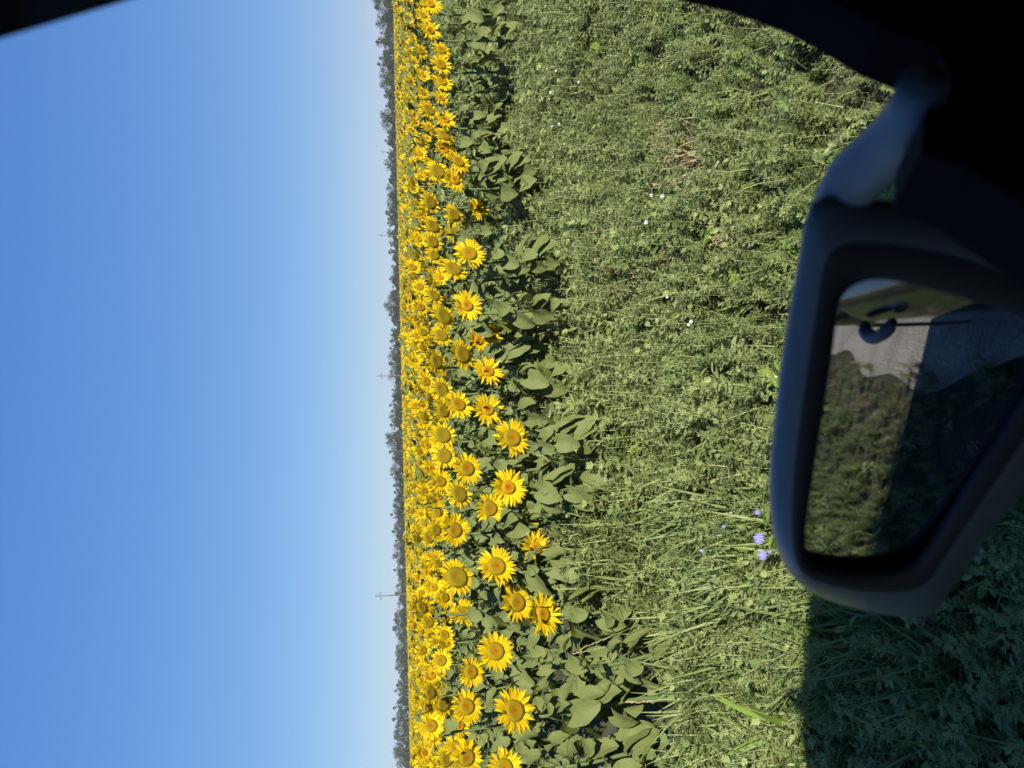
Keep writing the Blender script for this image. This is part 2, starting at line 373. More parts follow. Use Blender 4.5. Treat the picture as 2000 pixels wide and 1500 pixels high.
# wing mirror
MN = Vector((-0.70, -1.31, 0.15)).normalized()
MC = CAM + ray(1745, 800) * 0.365
MA = Vector((0, 0, 1)).cross(MN).normalized(); MU = MN.cross(MA).normalized()
def on_m(ix, iy, off=0.0):
    d = ray(ix, iy); t = ((MC + MN * off) - CAM).dot(MN) / d.dot(MN)
    p = CAM + d * t - MC
    return p.dot(MA), p.dot(MU)
out_px = [(1575, 385), (1560, 450), (1548, 520), (1531, 620), (1516, 720), (1505, 820), (1497, 900), (1496, 980), (1505, 1055), (1525, 1110), (1562, 1154), (1625, 1186), (1710, 1208), (1780, 1216), (1824, 1210),
          (1862, 1160), (1912, 1088), (1960, 1022), (2005, 962), (2070, 860), (2120, 740), (2130, 620), (2080, 500), (1980, 430), (1880, 395), (1780, 380), (1690, 372), (1620, 362)]
gl_px = [(1650, 562), (1675, 546), (1712, 538), (1780, 547), (1900, 580), (2000, 612), (2050, 640), (2058, 680), (2000, 775), (1960, 840), (1900, 930), (1850, 1012), (1805, 1082), (1765, 1112), (1700, 1122), (1625, 1116), (1583, 1104),
         (1569, 1075), (1571, 1020), (1581, 950), (1592, 880), (1605, 800), (1620, 700), (1632, 605), (1638, 580)]
def polar(px, n=120, off=0.0):
    p = np.array([on_m(x, y, off) for x, y in spline(px, 6)])
    a = np.arctan2(p[:, 1], p[:, 0]); r = np.hypot(p[:, 0], p[:, 1]); o = np.argsort(a)
    q = np.linspace(-math.pi, math.pi, n, endpoint=False)
    return q, np.interp(q, a[o], r[o], period=2 * math.pi)
qa, ro = polar(out_px); _, rg = polar(gl_px)
ME_ = ray(1745, 800).normalized(); ME_ = ME_ * (-1.0 / ME_.dot(MN))     # the shell is swept back and down from its face
def mp(q, r, dep): return Cw(MC + MA * (math.cos(q) * r) + MU * (math.sin(q) * r) - ME_ * dep)
b = MB(); d_ = ro - rg
lv = [(rg - 0.001, -.004), (rg + 0.0006, -.001), (rg + .10 * d_, 0.0), (rg + .40 * d_, .0005), (rg + .60 * d_, -.0015), (rg + .80 * d_, -.0055), (rg + .975 * d_, -.010), (ro * 1.03, -.019), (ro * 1.075, -.034), (ro * 1.10, -.062), (ro * .95, -.092), (ro * .5, -.108), (ro * .12, -.115)]
ids = b.grid([[mp(q, rr[k], dp) for k, q in enumerate(qa)] for rr, dp in lv], wrap=True); b.face(ids[-1])
for i, f in enumerate(b.f):
    if i < 3 * len(qa): b.m[i] = 1
mir = link('wing_mirror', b.mesh('wing_mirror', [M_gloss, M_bezel]), car)
b = MB(); GR = 0.9; lp = []
for i in range(26):
    s = max(1e-3, i / 25)
    lp.append([mp(q, rg[k] * s, -.0025 - (rg[k] * s) ** 2 / (2 * GR) + .0) for k, q in enumerate(qa)])
ids = b.grid(lp, wrap=True); b.face(ids[0][::-1])
link('mirror_glass', b.mesh('mirror_glass', M_mirror), mir)
arm = MB()
arm.tube([Cw(CAM + ray(x, y) * d) for x, y, d in ((1628, 470, .36), (1632, 410, .345), (1674, 342, .325), (1730, 290, .31), (1768, 248, .295), (1790, 206, .285), (1806, 158, .275))], [.010, .0115, .0125, .012, .011, .0095, .009], 20)
link('mirror_arm', arm.mesh('mirror_arm', M_arm), mir)

# ------------------------------------------------------------------ sunflowers
def leaf_mesh(name, L, wd, pet, droop0, droop1, fold, seed):
    r = random.Random(seed); b = MB()
    pe = [(0, 0, 0), (pet * .5, 0, pet * .28), (pet, 0, pet * .36)]
    b.tube(pe, [.0045, .0035, .003], 5, m=1)
    rows = []; uvs = []; x, z = pet, pet * .36; n = 9
    for i in range(n + 1):
        t = i / n
        ang = droop0 + (droop1 - droop0) * t
        if i: x += math.cos(ang) * L / n; z += math.sin(ang) * L / n
        wv = wd * (max(0.0, (1 - t)) ** 0.75) * (1.55 * (t + .09) ** .42) * (1 if t < 1 else 0)
        row = []; uv = []
        for j in range(7):
            u = (j - 3) / 3
            back = -0.27 * L * abs(u) ** 1.5 * max(0, 1 - t * 3.2)      # heart lobes
            wob = 0.05 * L * math.sin(t * 11 + seed * 2 + u * 3) * abs(u)
            row.append((x + back * math.cos(ang) - abs(u) * wv * fold * math.sin(ang), u * wv * .5 * 1.0, z + back * math.sin(ang) + abs(u) * wv * fold * math.cos(ang) + wob)); uv.append(((u + 1) / 2, t))
        rows.append(row); uvs.append(uv)
    b.grid(rows, uvs)
    return b.mesh(name, [M_leaf, M_stem])
LEAVES = [leaf_mesh('leaf', .20, .20, .08, R(-25), R(-75), .10, 1), leaf_mesh('leaf', .18, .185, .09, R(-40), R(-80), .16, 2),
          leaf_mesh('leaf', .17, .165, .07, R(-5), R(-60), .12, 3), leaf_mesh('leaf', .15, .12, .08, R(10), R(-45), .18, 4)]

def petals_mesh(name, rd, n, seed, lean):
    r = random.Random(seed); b = MB()
    for layer in range(2):
        for k in range(n):
            a = 2 * math.pi * (k + .5 * layer + r.uniform(-.28, .28)) / n
            if r.random() < 0.07: continue
            L = (1 - rd) * r.uniform(.86, 1.05); wd = r.uniform(.135, .185) * (1.0 if n < 22 else .9)
            tl = lean + r.uniform(-.16, .22) - .10 * layer + lean * .9 * max(0, math.sin(a)) ** 2
            cv = r.uniform(-.7, .25); tw = r.uniform(-.5, .5)
            if r.random() < .045: tl += r.uniform(.4, 1.1)           # a few petals curl in over the disc
            rows = []; uvs = []
            rr, z = rd * .93, -.02 - .03 * layer
            for i in range(6):
                t = i / 5; an = tl + cv * t
                if i: rr += math.cos(an) * L / 5; z += math.sin(an) * L / 5
                wv = wd * (math.sin(math.pi * min(1, .14 + .86 * t)) ** .8 if t < 1 else 0.02) * (1 if t < .8 else .8)
                row = []; uv = []
                for j in (-1, 0, 1):
                    y = j * wv * .5; zz = z + abs(j) * wv * .16 + y * math.sin(tw * t)
                    row.append((rr * math.cos(a) - y * math.sin(a), rr * math.sin(a) + y * math.cos(a), zz)); uv.append((t, (j + 1) / 2))
                rows.append(row); uvs.append(uv)
            b.grid(rows, uvs)
    return b.mesh(name, M_petal)
def disc_mesh(name, rd, m):
    b = MB(); rows = []; uvs = []
    for i in range(11):
        t = i / 10
        z = .05 + .075 * math.sin(math.pi * t) ** .8 * t + (.035 * (1 - t)) - (.10 * max(0, t - .85) / .15)
        rows.append([(rd * t * math.cos(q) + 0, rd * t * math.sin(q), z) for q in [2 * math.pi * k / 30 for k in range(30)]] if i else [(1e-4 * math.cos(2 * math.pi * k / 30), 1e-4 * math.sin(2 * math.pi * k / 30), .085) for k in range(30)])
        uvs.append([(t, k / 30) for k in range(30)])
    b.grid(rows, uvs, wrap=True)
    return b.mesh(name, m)
def back_mesh(name, rd):
    b = MB(); rows = []
    for t, z in ((1.0, -.03), (.85, -.16), (.45, -.26), (.18, -.34)):
        rows.append([(rd * t * math.cos(2 * math.pi * k / 18), rd * t * math.sin(2 * math.pi * k / 18), z) for k in range(18)])
    b.grid(rows, wrap=True)
    for k in range(18):                          # green bracts
        a = 2 * math.pi * k / 18; p = lambda r_, da, z: (r_ * math.cos(a + da), r_ * math.sin(a + da), z)
        i = [b.vert(p(rd * .9, -.16, -.13)), b.vert(p(rd * .9, .16, -.13)), b.vert(p(rd * 1.45, 0, -.07))]; b.face(i)
    return b.mesh(name, M_leaf)
HEADS = {}
for key, rd, n, seeds, lean, md in (('y', .35, 20, (1, 2, 3, 11, 12), .30, 0), ('m', .45, 21, (4, 5, 6, 13, 14), .22, 1), ('o', .55, 22, (7, 8, 9, 15, 16), .12, 2)):
    HEADS[key] = [(back_mesh('flower_head', rd), disc_mesh('disc', rd, M_disc[md]), petals_mesh('petal_ring', rd, n, s, lean)) for s in seeds]
def stem_mesh():
    b = MB(); b.tube([(0.02 * math.sin(t * 5), 0.015 * math.sin(t * 4 + 1), t) for t in np.linspace(0, 1, 8)], [.016, .015, .014, .013, .012, .011, .010, .009], 7)
    return b.mesh('stem', M_stem)
STEM = stem_mesh()
def neck_mesh():
    b = MB(); b.tube([(0, 0, 0), (0, -.005, .05), (0, -.03, .085), (0, -.06, .09)], [.0095, .009, .009, .011], 7)
    return b.mesh('neck', M_stem)
NECK = neck_mesh()

FACE = Vector((.42, -.86, -.30)).normalized()
def frame(n, spin):
    n = n.normalized(); x = Vector((0, 0, 1)).cross(n).normalized(); y = n.cross(x)
    m = Matrix((x, y, n)).transposed()
    return (m @ Matrix.Rotation(spin, 3, 'Z')).to_euler()
FLOWERS = []
def sunflower(P, D, kind, rnd, nleaf=10, bud=False, tilt=None, wild=False):
    n = FACE + Vector((rnd.uniform(-.22, .22), rnd.uniform(-.12, .12), rnd.uniform(-.22, .18))) + (Vector((rnd.uniform(-.5, .5), rnd.uniform(-.1, .3), rnd.uniform(-.6, .15))) if wild else Vector())
    if tilt: n = n + Vector(tilt)
    if kind == 'o': n = n + Vector((0, 0, rnd.uniform(-.30, -.05)))
    n.normalize()
    nh = Vector((n.x, n.y, 0)).normalized()
    back = P - n * (D * .5 * .30)
    topz = back.z - .075
    base = Vector((back.x, back.y, 0)) - nh * .062
    e = link('sunflower', None, loc=base, rot=(0, 0, 0))
    link('stem', STEM, e, scale=(1, 1, topz), rot=(0, 0, 0))
    yaw = math.atan2(nh.x, -nh.y)
    link('neck', NECK, e, loc=(0.02 * math.sin(5), .015 * math.sin(5), topz - .004), rot=(0, 0, yaw))
    bm_, dm, pm = rnd.choice(HEADS[kind])
    if bud:
        hd = link('flower_head', bm_, e, loc=Vector((back.x, back.y, back.z)) - base, rot=frame(n, 0), scale=D * .40)
    else:
        hd = link('flower_head', bm_, e, loc=P - base, rot=frame(n, 0), scale=D * .5)
        link('disc', dm, hd); link('petal_ring', pm, hd, rot=(0, 0, rnd.uniform(-.5, .5)))
    a0 = rnd.uniform(0, 6.28); yf = math.atan2(nh.y, nh.x)
    for k in range(nleaf):
        t = (k + .5) / nleaf
        z0_ = .22 if bud else .42 if nleaf > 20 else .30; z = topz * (z0_ + (.98 - z0_) * t)
        s = (.94 - .5 * abs(t - .4)) * rnd.uniform(.72, 1.12)
        lm = LEAVES[(0 if t < .4 else 1 if t < .65 else 2 if t < .85 else 3)] if rnd.random() < .7 else rnd.choice(LEAVES)
        link('leaf', lm, e, loc=(0, 0, z), rot=(rnd.uniform(-.45, .45), rnd.uniform(-.4, .35), (yf + rnd.uniform(-1.15, 1.15)) if k % 5 == 0 else a0 + k * 2.4 + rnd.uniform(-.3, .3)), scale=s)
    return e
# heads read off the photograph: x, y, diameter, kind (y young, m open, o ripe)
HP = [(985, 1500, 84, 'm'), (1005, 1388, 98, 'm'), (968, 1272, 84, 'm'), (1060, 1200, 94, 'y'), (1010, 1177, 84, 'm'), (970, 1106, 86, 'm'), (1046, 1071, 76, 'y'), (1035, 1033, 67, 'y'), (993, 952, 86, 'y'), (957, 993, 72, 'm'),
      (1000, 855, 86, 'm'), (953, 800, 76, 'y'), (953, 725, 76, 'y'), (958, 652, 66, 'y'), (935, 665, 60, 'y'), (933, 408, 54, 'y'), (917, 495, 72, 'm'), (912, 597, 74, 'y'), (903, 692, 70, 'o'), (895, 790, 72, 'm'),
      (912, 915, 74, 'm'), (888, 1035, 74, 'm'), (893, 1127, 84, 'o'), (906, 1197, 66, 'm'), (912, 1380, 74, 'm'), (912, 1480, 76, 'm'), (945, 1462, 52, 'y'), (920, 1312, 66, 'm'), (885, 525, 68, 'o'), (888, 352, 62, 'y'),
      (895, 316, 62, 'm'), (886, 420, 54, 'o'), (866, 618, 68, 'o'), (865, 850, 64, 'o'), (868, 890, 58, 'o'), (897, 965, 66, 'o'), (860, 940, 58, 'm'), (852, 706, 60, 'o'), (840, 395, 54, 'o'), (845, 442, 56, 'o'),
      (845, 472, 50, 'o'), (855, 335, 58, 'o'), (868, 265, 52, 'o'), (870, 234, 52, 'y'), (868, 293, 52, 'y'), (837, 215, 52, 'o'), (862, 192, 46, 'y'), (863, 160, 52, 'm'), (861, 126, 52, 'm'), (862, 98, 48, 'm'),
      (840, 60, 56, 'y'), (840, 8, 56, 'y'), (826, 147, 38, 'y'), (832, 745, 44, 'm'), (810, 703, 40, 'y'), (813, 793, 40, 'm'), (815, 655, 38, 'm'), (847, 577, 50, 'o'), (887, 455, 48, 'o'), (852, 540, 46, 'o'),
      (848, 498, 44, 'o'), (838, 1050, 44, 'o'), (847, 1147, 48, 'y'), (868, 1167, 48, 'm'), (866, 1375, 56, 'o'), (845, 1320, 42, 'y'), (830, 1338, 36, 'm'), (862, 1290, 50, 'm'), (846, 1390, 44, 'm'), (898, 1418, 56, 'y'),
      (872, 1482, 56, 'o'), (846, 1440, 44, 'm'), (862, 760, 58, 'o'), (866, 802, 54, 'o'), (862, 655, 54, 'o'), (855, 1000, 50, 'm'), (830, 820, 40, 'm'), (805, 522, 44, 'm'), (818, 467, 40, 'y'), (801, 376, 32, 'y'),
      (850, 1095, 46, 'm'), (838, 1215, 44, 'o'), (842, 915, 42, 'y'), (868, 1240, 46, 'm'), (820, 560, 38, 'm'), (822, 600, 40, 'm'), (826, 30, 40, 'm'), (822, 100, 38, 'm'), (825, 180, 38, 'm'), (838, 250, 42, 'm'),
      (820, 300, 36, 'y'), (835, 870, 42, 'y'), (828, 960, 40, 'm'), (835, 1100, 42, 'm'), (824, 1175, 38, 'y'), (826, 1270, 40, 'm'), (828, 1470, 42, 'y'), (858, 1420, 46, 'o'), (890, 1460, 56, 'm')]
DHEAD = 0.27
rnd = random.Random(5)
placed = []
for (ix, iy, px, kind) in HP:
    dep = DHEAD * F_PX / px; D = DHEAD
    P = CAM + ray(ix, iy) * dep
    if P.z > 1.42:
        k = (CAM.z - 1.42) / (CAM.z - P.z); k = max(k, 1.0)
    near = px >= 60
    e = sunflower(P, D, kind, rnd, nleaf=21 if near else 18)
    placed.append((P.copy(), e, ix, iy, px, kind))
# edge of the flower field, read where the lowest leaves meet the weeds
EP = [on_z(x, y, 0.45) for x, y in ((1320, 1500), (1240, 1220), (1165, 1050), (1090, 850), (1045, 750), (1020, 640), (995, 450), (955, 280), (918, 120), (895, 0))]
EH = np.array([HL(p) for p in EP]); EH = EH[np.argsort(EH[:, 0])]
def edge_l(h): return np.interp(h, EH[:, 0], EH[:, 1])

# more plants between and behind them, in rows along the road
pp = np.array([[p[0].x, p[0].y] for p in placed])
extra = []
for row in range(0, 44):
    l0 = 4.05 + row * 0.56
    for h in np.arange(-1.5, 60, 0.36):
        hh = h + rnd.uniform(-.12, .12); ll = l0 + rnd.uniform(-.16, .16)
        if ll < edge_l(hh) + .25: continue
        p = W(hh, ll, rnd.gauss(1.27, .085))
        if p.y < 2.5: continue
        x, y, dz = project([tuple(p)]); x, y, dz = float(x[0]), float(y[0]), float(dz[0])
        if y < -90 or y > 1590: continue
        if np.min(np.hypot(pp[:, 0] - p.x, pp[:, 1] - p.y)) < .26: continue
        extra.append((dz, p, x, y))
extra.sort(key=lambda t: t[0])
NB = 0; NF = 0; used = set()
grown = []
cand = []
for h in np.arange(-.6, 13.5, .26):
    for dl in (.15, .45, .75, 1.1):
        hh = h + rnd.uniform(-.1, .1); ll = float(edge_l(hh)) + dl + rnd.uniform(-.1, .1); p = W(hh, ll, rnd.uniform(.60, .90))
        if p.y < 2.4: continue
        x, y, dz = project([tuple(p)])
        if not (-60 < float(y[0]) < 1560) or float(x[0]) < 880: continue
        if np.min(np.hypot(pp[:, 0] - p.x, pp[:, 1] - p.y)) < .2: continue
        cand.append((float(dz[0]), p))
rnd.shuffle(cand)
for dz, p in cand[:72]:
    e = sunflower(p, .14, 'y', rnd, 17, bud=True); NB += 1
    tag(e, 'short leafy sunflower plant with a closed green bud between the open flowers', 'sunflower', 'budding sunflower plants near the field edge')
    grown.append(e)
for i, (dz, p, x, y) in enumerate(extra):
    if len(placed) + len(grown) >= 298: break
    used.add(i)
    thr = 822 + 30 * (y / 1500)
    bud = x > thr and dz < 7.5                    # where the photograph shows only leaves between the flowers
    if bud: continue
    else:
        e = sunflower(p, rnd.uniform(.15, .225), rnd.choice('ymmoo'), rnd, 14, wild=True)
        tag(e, 'sunflower with yellow petals in the packed middle rows of the field', 'sunflower', 'sunflowers in the packed middle rows')
        NF += 1
    grown.append(e)
# labels for the flowers one can point to
ORD = ['first', 'second', 'third', 'fourth', 'fifth', 'sixth', 'seventh', 'eighth', 'ninth', 'tenth', 'eleventh', 'twelfth', 'thirteenth', 'fourteenth', 'fifteenth', 'sixteenth', 'seventeenth', 'eighteenth', 'nineteenth', 'twentieth',
       'twenty-first', 'twenty-second', 'twenty-third', 'twenty-fourth', 'twenty-fifth', 'twenty-sixth', 'twenty-seventh', 'twenty-eighth', 'twenty-ninth', 'thirtieth', 'thirty-first', 'thirty-second', 'thirty-third', 'thirty-fourth', 'thirty-fifth', 'thirty-sixth', 'thirty-seventh', 'thirty-eighth', 'thirty-ninth', 'fortieth']
LOOK = {'y': 'orange centred sunflower', 'm': 'olive disc sunflower', 'o': 'broad plain disc sunflower'}
BAND = [(930, 'in the front row'), (880, 'just behind the front row'), (848, 'in the third band'), (0, 'in the small far band')]
for bi, (lo, where) in enumerate(BAND):
    hi = BAND[bi - 1][0] if bi else 9999
    g = sorted([q for q in placed if lo <= q[2] < hi], key=lambda q: -q[3])
    for r_, q in enumerate(g):
        tag(q[1], f'{LOOK[q[5]]} {where}, {ORD[r_]} from the photo bottom edge', 'sunflower', 'sunflowers along the near side of the field')

# ------------------------------------------------------------------ scattering (only for what nobody could count)
def scatter(name, pts, rots, scl, idx, protos):
    me = bpy.data.meshes.new(name); me.vertices.add(len(pts)); me.vertices.foreach_set('co', np.asarray(pts, np.float32).ravel())
    a = me.attributes.new('rot', 'FLOAT_VECTOR', 'POINT'); a.data.foreach_set('vector', np.asarray(rots, np.float32).ravel())
    a = me.attributes.new('scl', 'FLOAT', 'POINT'); a.data.foreach_set('value', np.asarray(scl, np.float32))
    a = me.attributes.new('pick', 'INT', 'POINT'); a.data.foreach_set('value', np.asarray(idx, np.int32))
    o = link(name, me)
    pc = bpy.data.collections.new(name + '_kinds')
    for i, m in enumerate(protos):
        pc.objects.link(bpy.data.objects.new('%s_%02d' % (name, i), m))
    g = bpy.data.node_groups.new(name, 'GeometryNodeTree')
    g.interface.new_socket('Geometry', in_out='INPUT', socket_type='NodeSocketGeometry'); g.interface.new_socket('Geometry', in_out='OUTPUT', socket_type='NodeSocketGeometry')
    N = g.nodes; L = g.links
    gi = N.new('NodeGroupInput'); go = N.new('NodeGroupOutput'); ip = N.new('GeometryNodeInstanceOnPoints'); ci = N.new('GeometryNodeCollectionInfo')
    ci.inputs['Collection'].default_value = pc; ci.inputs['Separate Children'].default_value = True; ci.inputs['Reset Children'].default_value = True
    def att(n, ty):
        x = N.new('GeometryNodeInputNamedAttribute'); x.data_type = ty; x.inputs[0].default_value = n; return x.outputs[0]
    L.new(gi.outputs[0], ip.inputs['Points']); L.new(ci.outputs[0], ip.inputs['Instance']); ip.inputs['Pick Instance'].default_value = True
    L.new(att('pick', 'INT'), ip.inputs['Instance Index']); L.new(att('rot', 'FLOAT_VECTOR'), ip.inputs['Rotation']); L.new(att('scl', 'FLOAT'), ip.inputs['Scale'])
    L.new(ip.outputs[0], go.inputs[0])
    o.modifiers.new('scatter', 'NODES').node_group = g
    return o
def vnoise(x, y):
    return (np.sin(x * 1.3 + 2 * np.sin(y * .9)) + np.sin(y * 1.7 + 1.5 * np.sin(x * 1.1 + 1)) + np.sin((x + y) * 2.6 + 2.0) * .6) / 2.6

# far sunflowers: light plants, head facing the sun, origin on the ground
def far_plant(seed, np_, nl):
    r = random.Random(seed); b = MB()
    H = 1.27; n = (FACE + Vector((r.uniform(-.45, .45), r.uniform(-.1, .3), r.uniform(-.5, .3)))).normalized()
    x = Vector((0, 0, 1)).cross(n).normalized(); y = n.cross(x); c = Vector((0, 0, H)); D = r.uniform(.10, .128); rd = D * r.uniform(.38, .52)
    ce = b.vert(c + n * .014, (0, 0)); ring = [b.vert(c + x * rd * math.cos(q) + y * rd * math.sin(q), (1, 0)) for q in [6.2832 * k / 10 for k in range(10)]]
    for k in range(10): b.face((ring[k], ring[(k + 1) % 10], ce), 1)
    for k in range(np_):
        a = 6.2832 * (k + r.uniform(-.3, .3)) / np_; u = x * math.cos(a) + y * math.sin(a); v = y * math.cos(a) - x * math.sin(a); wd = D * .16
        li = n * D * r.uniform(-.1, .35)
        q = [b.vert(c + u * rd * .9), b.vert(c + u * (rd + D) * .55 + v * wd + li * .4), b.vert(c + u * D * r.uniform(.9, 1.1) + li), b.vert(c + u * (rd + D) * .55 - v * wd + li * .4)]
        b.face(q, 0)
    for k in range(nl):
        a = k * 2.4 + r.uniform(0, 1); z = H * (.45 + .62 * (k + .5) / nl); u = Vector((math.cos(a), math.sin(a), 0)); v = Vector((-u.y, u.x, 0)); s = r.uniform(.8, 1.2)
        p = Vector((0, 0, z)) + u * .09
        q = [b.vert(p, (.5, 0)), b.vert(p + u * .06 * s + v * .08 * s + Vector((0, 0, -.01)), (1, .4)), b.vert(p + u * .19 * s + Vector((0, 0, r.uniform(-.16, .05) * s)), (.5, 1)), b.vert(p + u * .06 * s - v * .08 * s + Vector((0, 0, -.01)), (0, .4))]
        b.face((q[0], q[1], q[2]), 2); b.face((q[0], q[2], q[3]), 2)
    return b.mesh('far_sunflower', [M_petal, M_disc[seed % 3], M_leaf], False)
mid_pts = [e for i, e in enumerate(extra) if i not in used]
pts = [(p.x, p.y, rnd.gauss(0, .0)) for (dz, p, x, y) in mid_pts]
zs = [p.z / 1.27 for (dz, p, x, y) in mid_pts]
PROT = [far_plant(s, 15, 13) for s in range(6)] + [far_plant(20 + s, 8, 8) for s in range(6)]
def in_view(P, m): 
    x, y, dz = project(P); return (dz > 0) & (y > -m) & (y < 1500 + m)
def field_pts(y0, y1, dens):
    n = int((y1 - y0) * (y1 + y0) * .62 * dens)
    yy = np.sqrt(RNG.uniform(y0 ** 2, y1 ** 2, n)); xx = RNG.uniform(-.62, .62, n) * yy
    l = (yy - xx) * S2
    return np.stack([xx, yy, np.zeros(n)], 1)[(l > 4.6)]
far0 = max(e[2] if False else e[0] for e in extra[:max(1, len(used))])
rows_end = 4.05 + 43 * .56
A = field_pts(8, 70, 4.4); A = A[((A[:, 1] - A[:, 0]) * S2 > rows_end + .3)]
B = field_pts(70, 180, 4.0)
BH = RNG.uniform(-30, 0, 1600); BL = 4.3 + RNG.uniform(0, 1, 1600) ** 1.5 * 16           # the field goes on behind the camera
Bk = np.array([tuple(W(h, l)) for h, l in zip(BH, BL)]); Bk = Bk[~in_view(Bk, 60) ]
allp = np.concatenate([np.array(pts).reshape(-1, 3), A, B, Bk]); n0, n1 = len(pts), len(pts) + len(A)
ns = len(allp)
scl = np.concatenate([np.array(zs), RNG.normal(1.01, .065, ns - n0)])
idx = RNG.integers(0, 6, ns); idx[n1:n1 + len(B)] += 6
rot = np.stack([RNG.uniform(-.06, .06, ns), RNG.uniform(-.06, .06, ns), RNG.uniform(-.35, .35, ns)], 1)
o = scatter('sunflower_field', allp, rot, scl, idx, PROT)
tag(o, 'deep sunflower field running yellow to the far trees', 'flower field', kind='stuff')
# the farthest part of the crop: a bumpy canopy of heads and leaves
def canopy_mat():
    m, t, p, o = mat('crop_canopy'); N = t.nodes; L = t.links
    tc = N.new('ShaderNodeTexCoord'); vo = N.new('ShaderNodeTexVoronoi'); vo.inputs['Scale'].default_value = 2.6; L.new(tc.outputs['Object'], vo.inputs['Vector'])
    sp = N.new('ShaderNodeSeparateColor'); L.new(vo.outputs['Color'], sp.inputs[0])
    cr = N.new('ShaderNodeValToRGB'); cr.color_ramp.interpolation = 'CONSTANT'; e = cr.color_ramp.elements
    e[0].color = (.09, .12, .045, 1); e[1].position = .22; e[1].color = (.72, .45, .02, 1)
    x = e.new(.72); x.color = (.85, .55, .015, 1); x = e.new(.9); x.color = (.35, .24, .03, 1)
    L.new(sp.outputs[0], cr.inputs[0]); L.new(cr.outputs[0], p.inputs['Base Color']); p.inputs['Roughness'].default_value = .9; p.inputs['Specular IOR Level'].default_value = .1
    return m
b = MB(); rowsg = []
ys = np.concatenate([np.arange(150, 230, 1.0), np.arange(230, 520, 3.0)])
for y in ys:
    xs = np.linspace(-.66, .66, 240) * y
    zz = 1.12 + .12 * vnoise(xs * 2.1, np.full_like(xs, y * 1.9)) + RNG.uniform(-.10, .14, len(xs)) 
    rowsg.append([(xx, y, z - (1.1 if y == 150 else 0)) for xx, z in zip(xs, zz)])
b.grid(rowsg)
tag(link('sunflower_canopy', b.mesh('sunflower_canopy', canopy_mat(), False)), 'far yellow carpet of sunflowers below the treeline', 'flower field', kind='stuff')

# ------------------------------------------------------------------ weeds of the verge
def pinnate(b, p, d, up, L, r, m=0):            # a lobed, mugwort-like leaf
    d = d.normalized(); s = d.cross(up).normalized(); n = s.cross(d).normalized()
    bend = r.uniform(-.5, .1)
    def at(t): return p + d * (L * t) + n * (bend * L * t * t)
    lob = 3
    for i in range(lob):
        t = .22 + .5 * i / (lob - 1); base = at(t)
        for sg in (-1, 1):
            ll = L * (.50 - .22 * abs(t - .4)) * r.uniform(.8, 1.2); tip = base + (s * sg * .8 + d * .75).normalized() * ll + n * r.uniform(-.12, .22) * ll
            wv = (d * .8 - s * sg * .5).normalized() * ll * .20
            mid = (base + tip) * .5
            v = [b.vert(base), b.vert(mid - wv), b.vert(tip), b.vert(mid + wv)]
            b.face(v if sg > 0 else v[::-1], m)
    wv = s * L * .10
    v = [b.vert(at(0)), b.vert(at(.55) + wv), b.vert(at(1.08)), b.vert(at(.55) - wv)]; b.face(v, m)
def weed(seed, H, nl, L, mt, bushy=1.0):
    r = random.Random(seed); b = MB()
    ns_ = r.choice((2, 3)) if bushy else 1
    for s in range(ns_):
        lean = Vector((r.uniform(-.4, .4), r.uniform(-.4, .4), 1)).normalized(); hh = H * r.uniform(.75, 1.1); o0 = Vector((r.uniform(-.03, .03), r.uniform(-.03, .03), 0))
        b.tube([o0, o0 + lean * hh * .5, o0 + lean * hh], [.003, .0025, .0015], 4, cap=False)
        for k in range(nl):
            t = .15 + .85 * (k + .5) / nl; a = k * 2.4 + r.uniform(-.4, .4)
            el = r.uniform(.05, .6) + .7 * max(0, t - .75)
            d = Vector((math.cos(a) * math.cos(el), math.sin(a) * math.cos(el), math.sin(el)))
            pinnate(b, o0 + lean * hh * t, d, Vector((0, 0, 1)), L * (1.15 - .55 * t) * r.uniform(.8, 1.15), r)
    return b.mesh('weed', mt, False)
def tuft(seed, n, H, mt, wd=.006):
    r = random.Random(seed); b = MB()
    for k in range(n):
        a = r.uniform(0, 6.283); o0 = Vector((r.uniform(-.05, .05), r.uniform(-.05, .05), 0)); ln = H * r.uniform(.55, 1.1); t0 = r.uniform(.1, .5); bd = r.uniform(.2, 1.3)
        u = Vector((math.cos(a), math.sin(a), 0)); v = Vector((-u.y, u.x, 0)); rows = []; p = o0.copy()
        for i in range(5):
            t = i / 4; an = t0 + bd * t
            if i: p = p + (u * math.sin(an) + Vector((0, 0, math.cos(an)))) * ln / 4
            ww = wd * (1 - t ** 1.6) + .0006
            rows.append([p - v * ww, p + v * ww])
        b.grid(rows)
    return b.mesh('grass_tuft', mt, False)
def broad(seed, n, L, mt):
    r = random.Random(seed); b = MB()
    for k in range(n):
        a = k * 2.4 + r.uniform(-.3, .3); el = r.uniform(.1, 1.0); z = r.uniform(.02, .16)
        u = Vector((math.cos(a) * math.cos(el), math.sin(a) * math.cos(el), math.sin(el))); v = Vector((-math.sin(a), math.cos(a), 0)); n_ = v.cross(u) * -1
        p = Vector((0, 0, z)); l_ = L * r.uniform(.6, 1.2); rows = []
        for i in range(5):
            t = i / 4; w_ = l_ * .24 * math.sin(math.pi * (.08 + .9 * t)) ; q = p + u * l_ * (.25 + t) - n_ * (.3 * l_ * t * t) * -1 * -1
            rows.append([q - v * w_ + n_ * w_ * .2, q, q + v * w_ + n_ * w_ * .2])
        b.grid(rows)
    return b.mesh('broad_weed', mt, False)
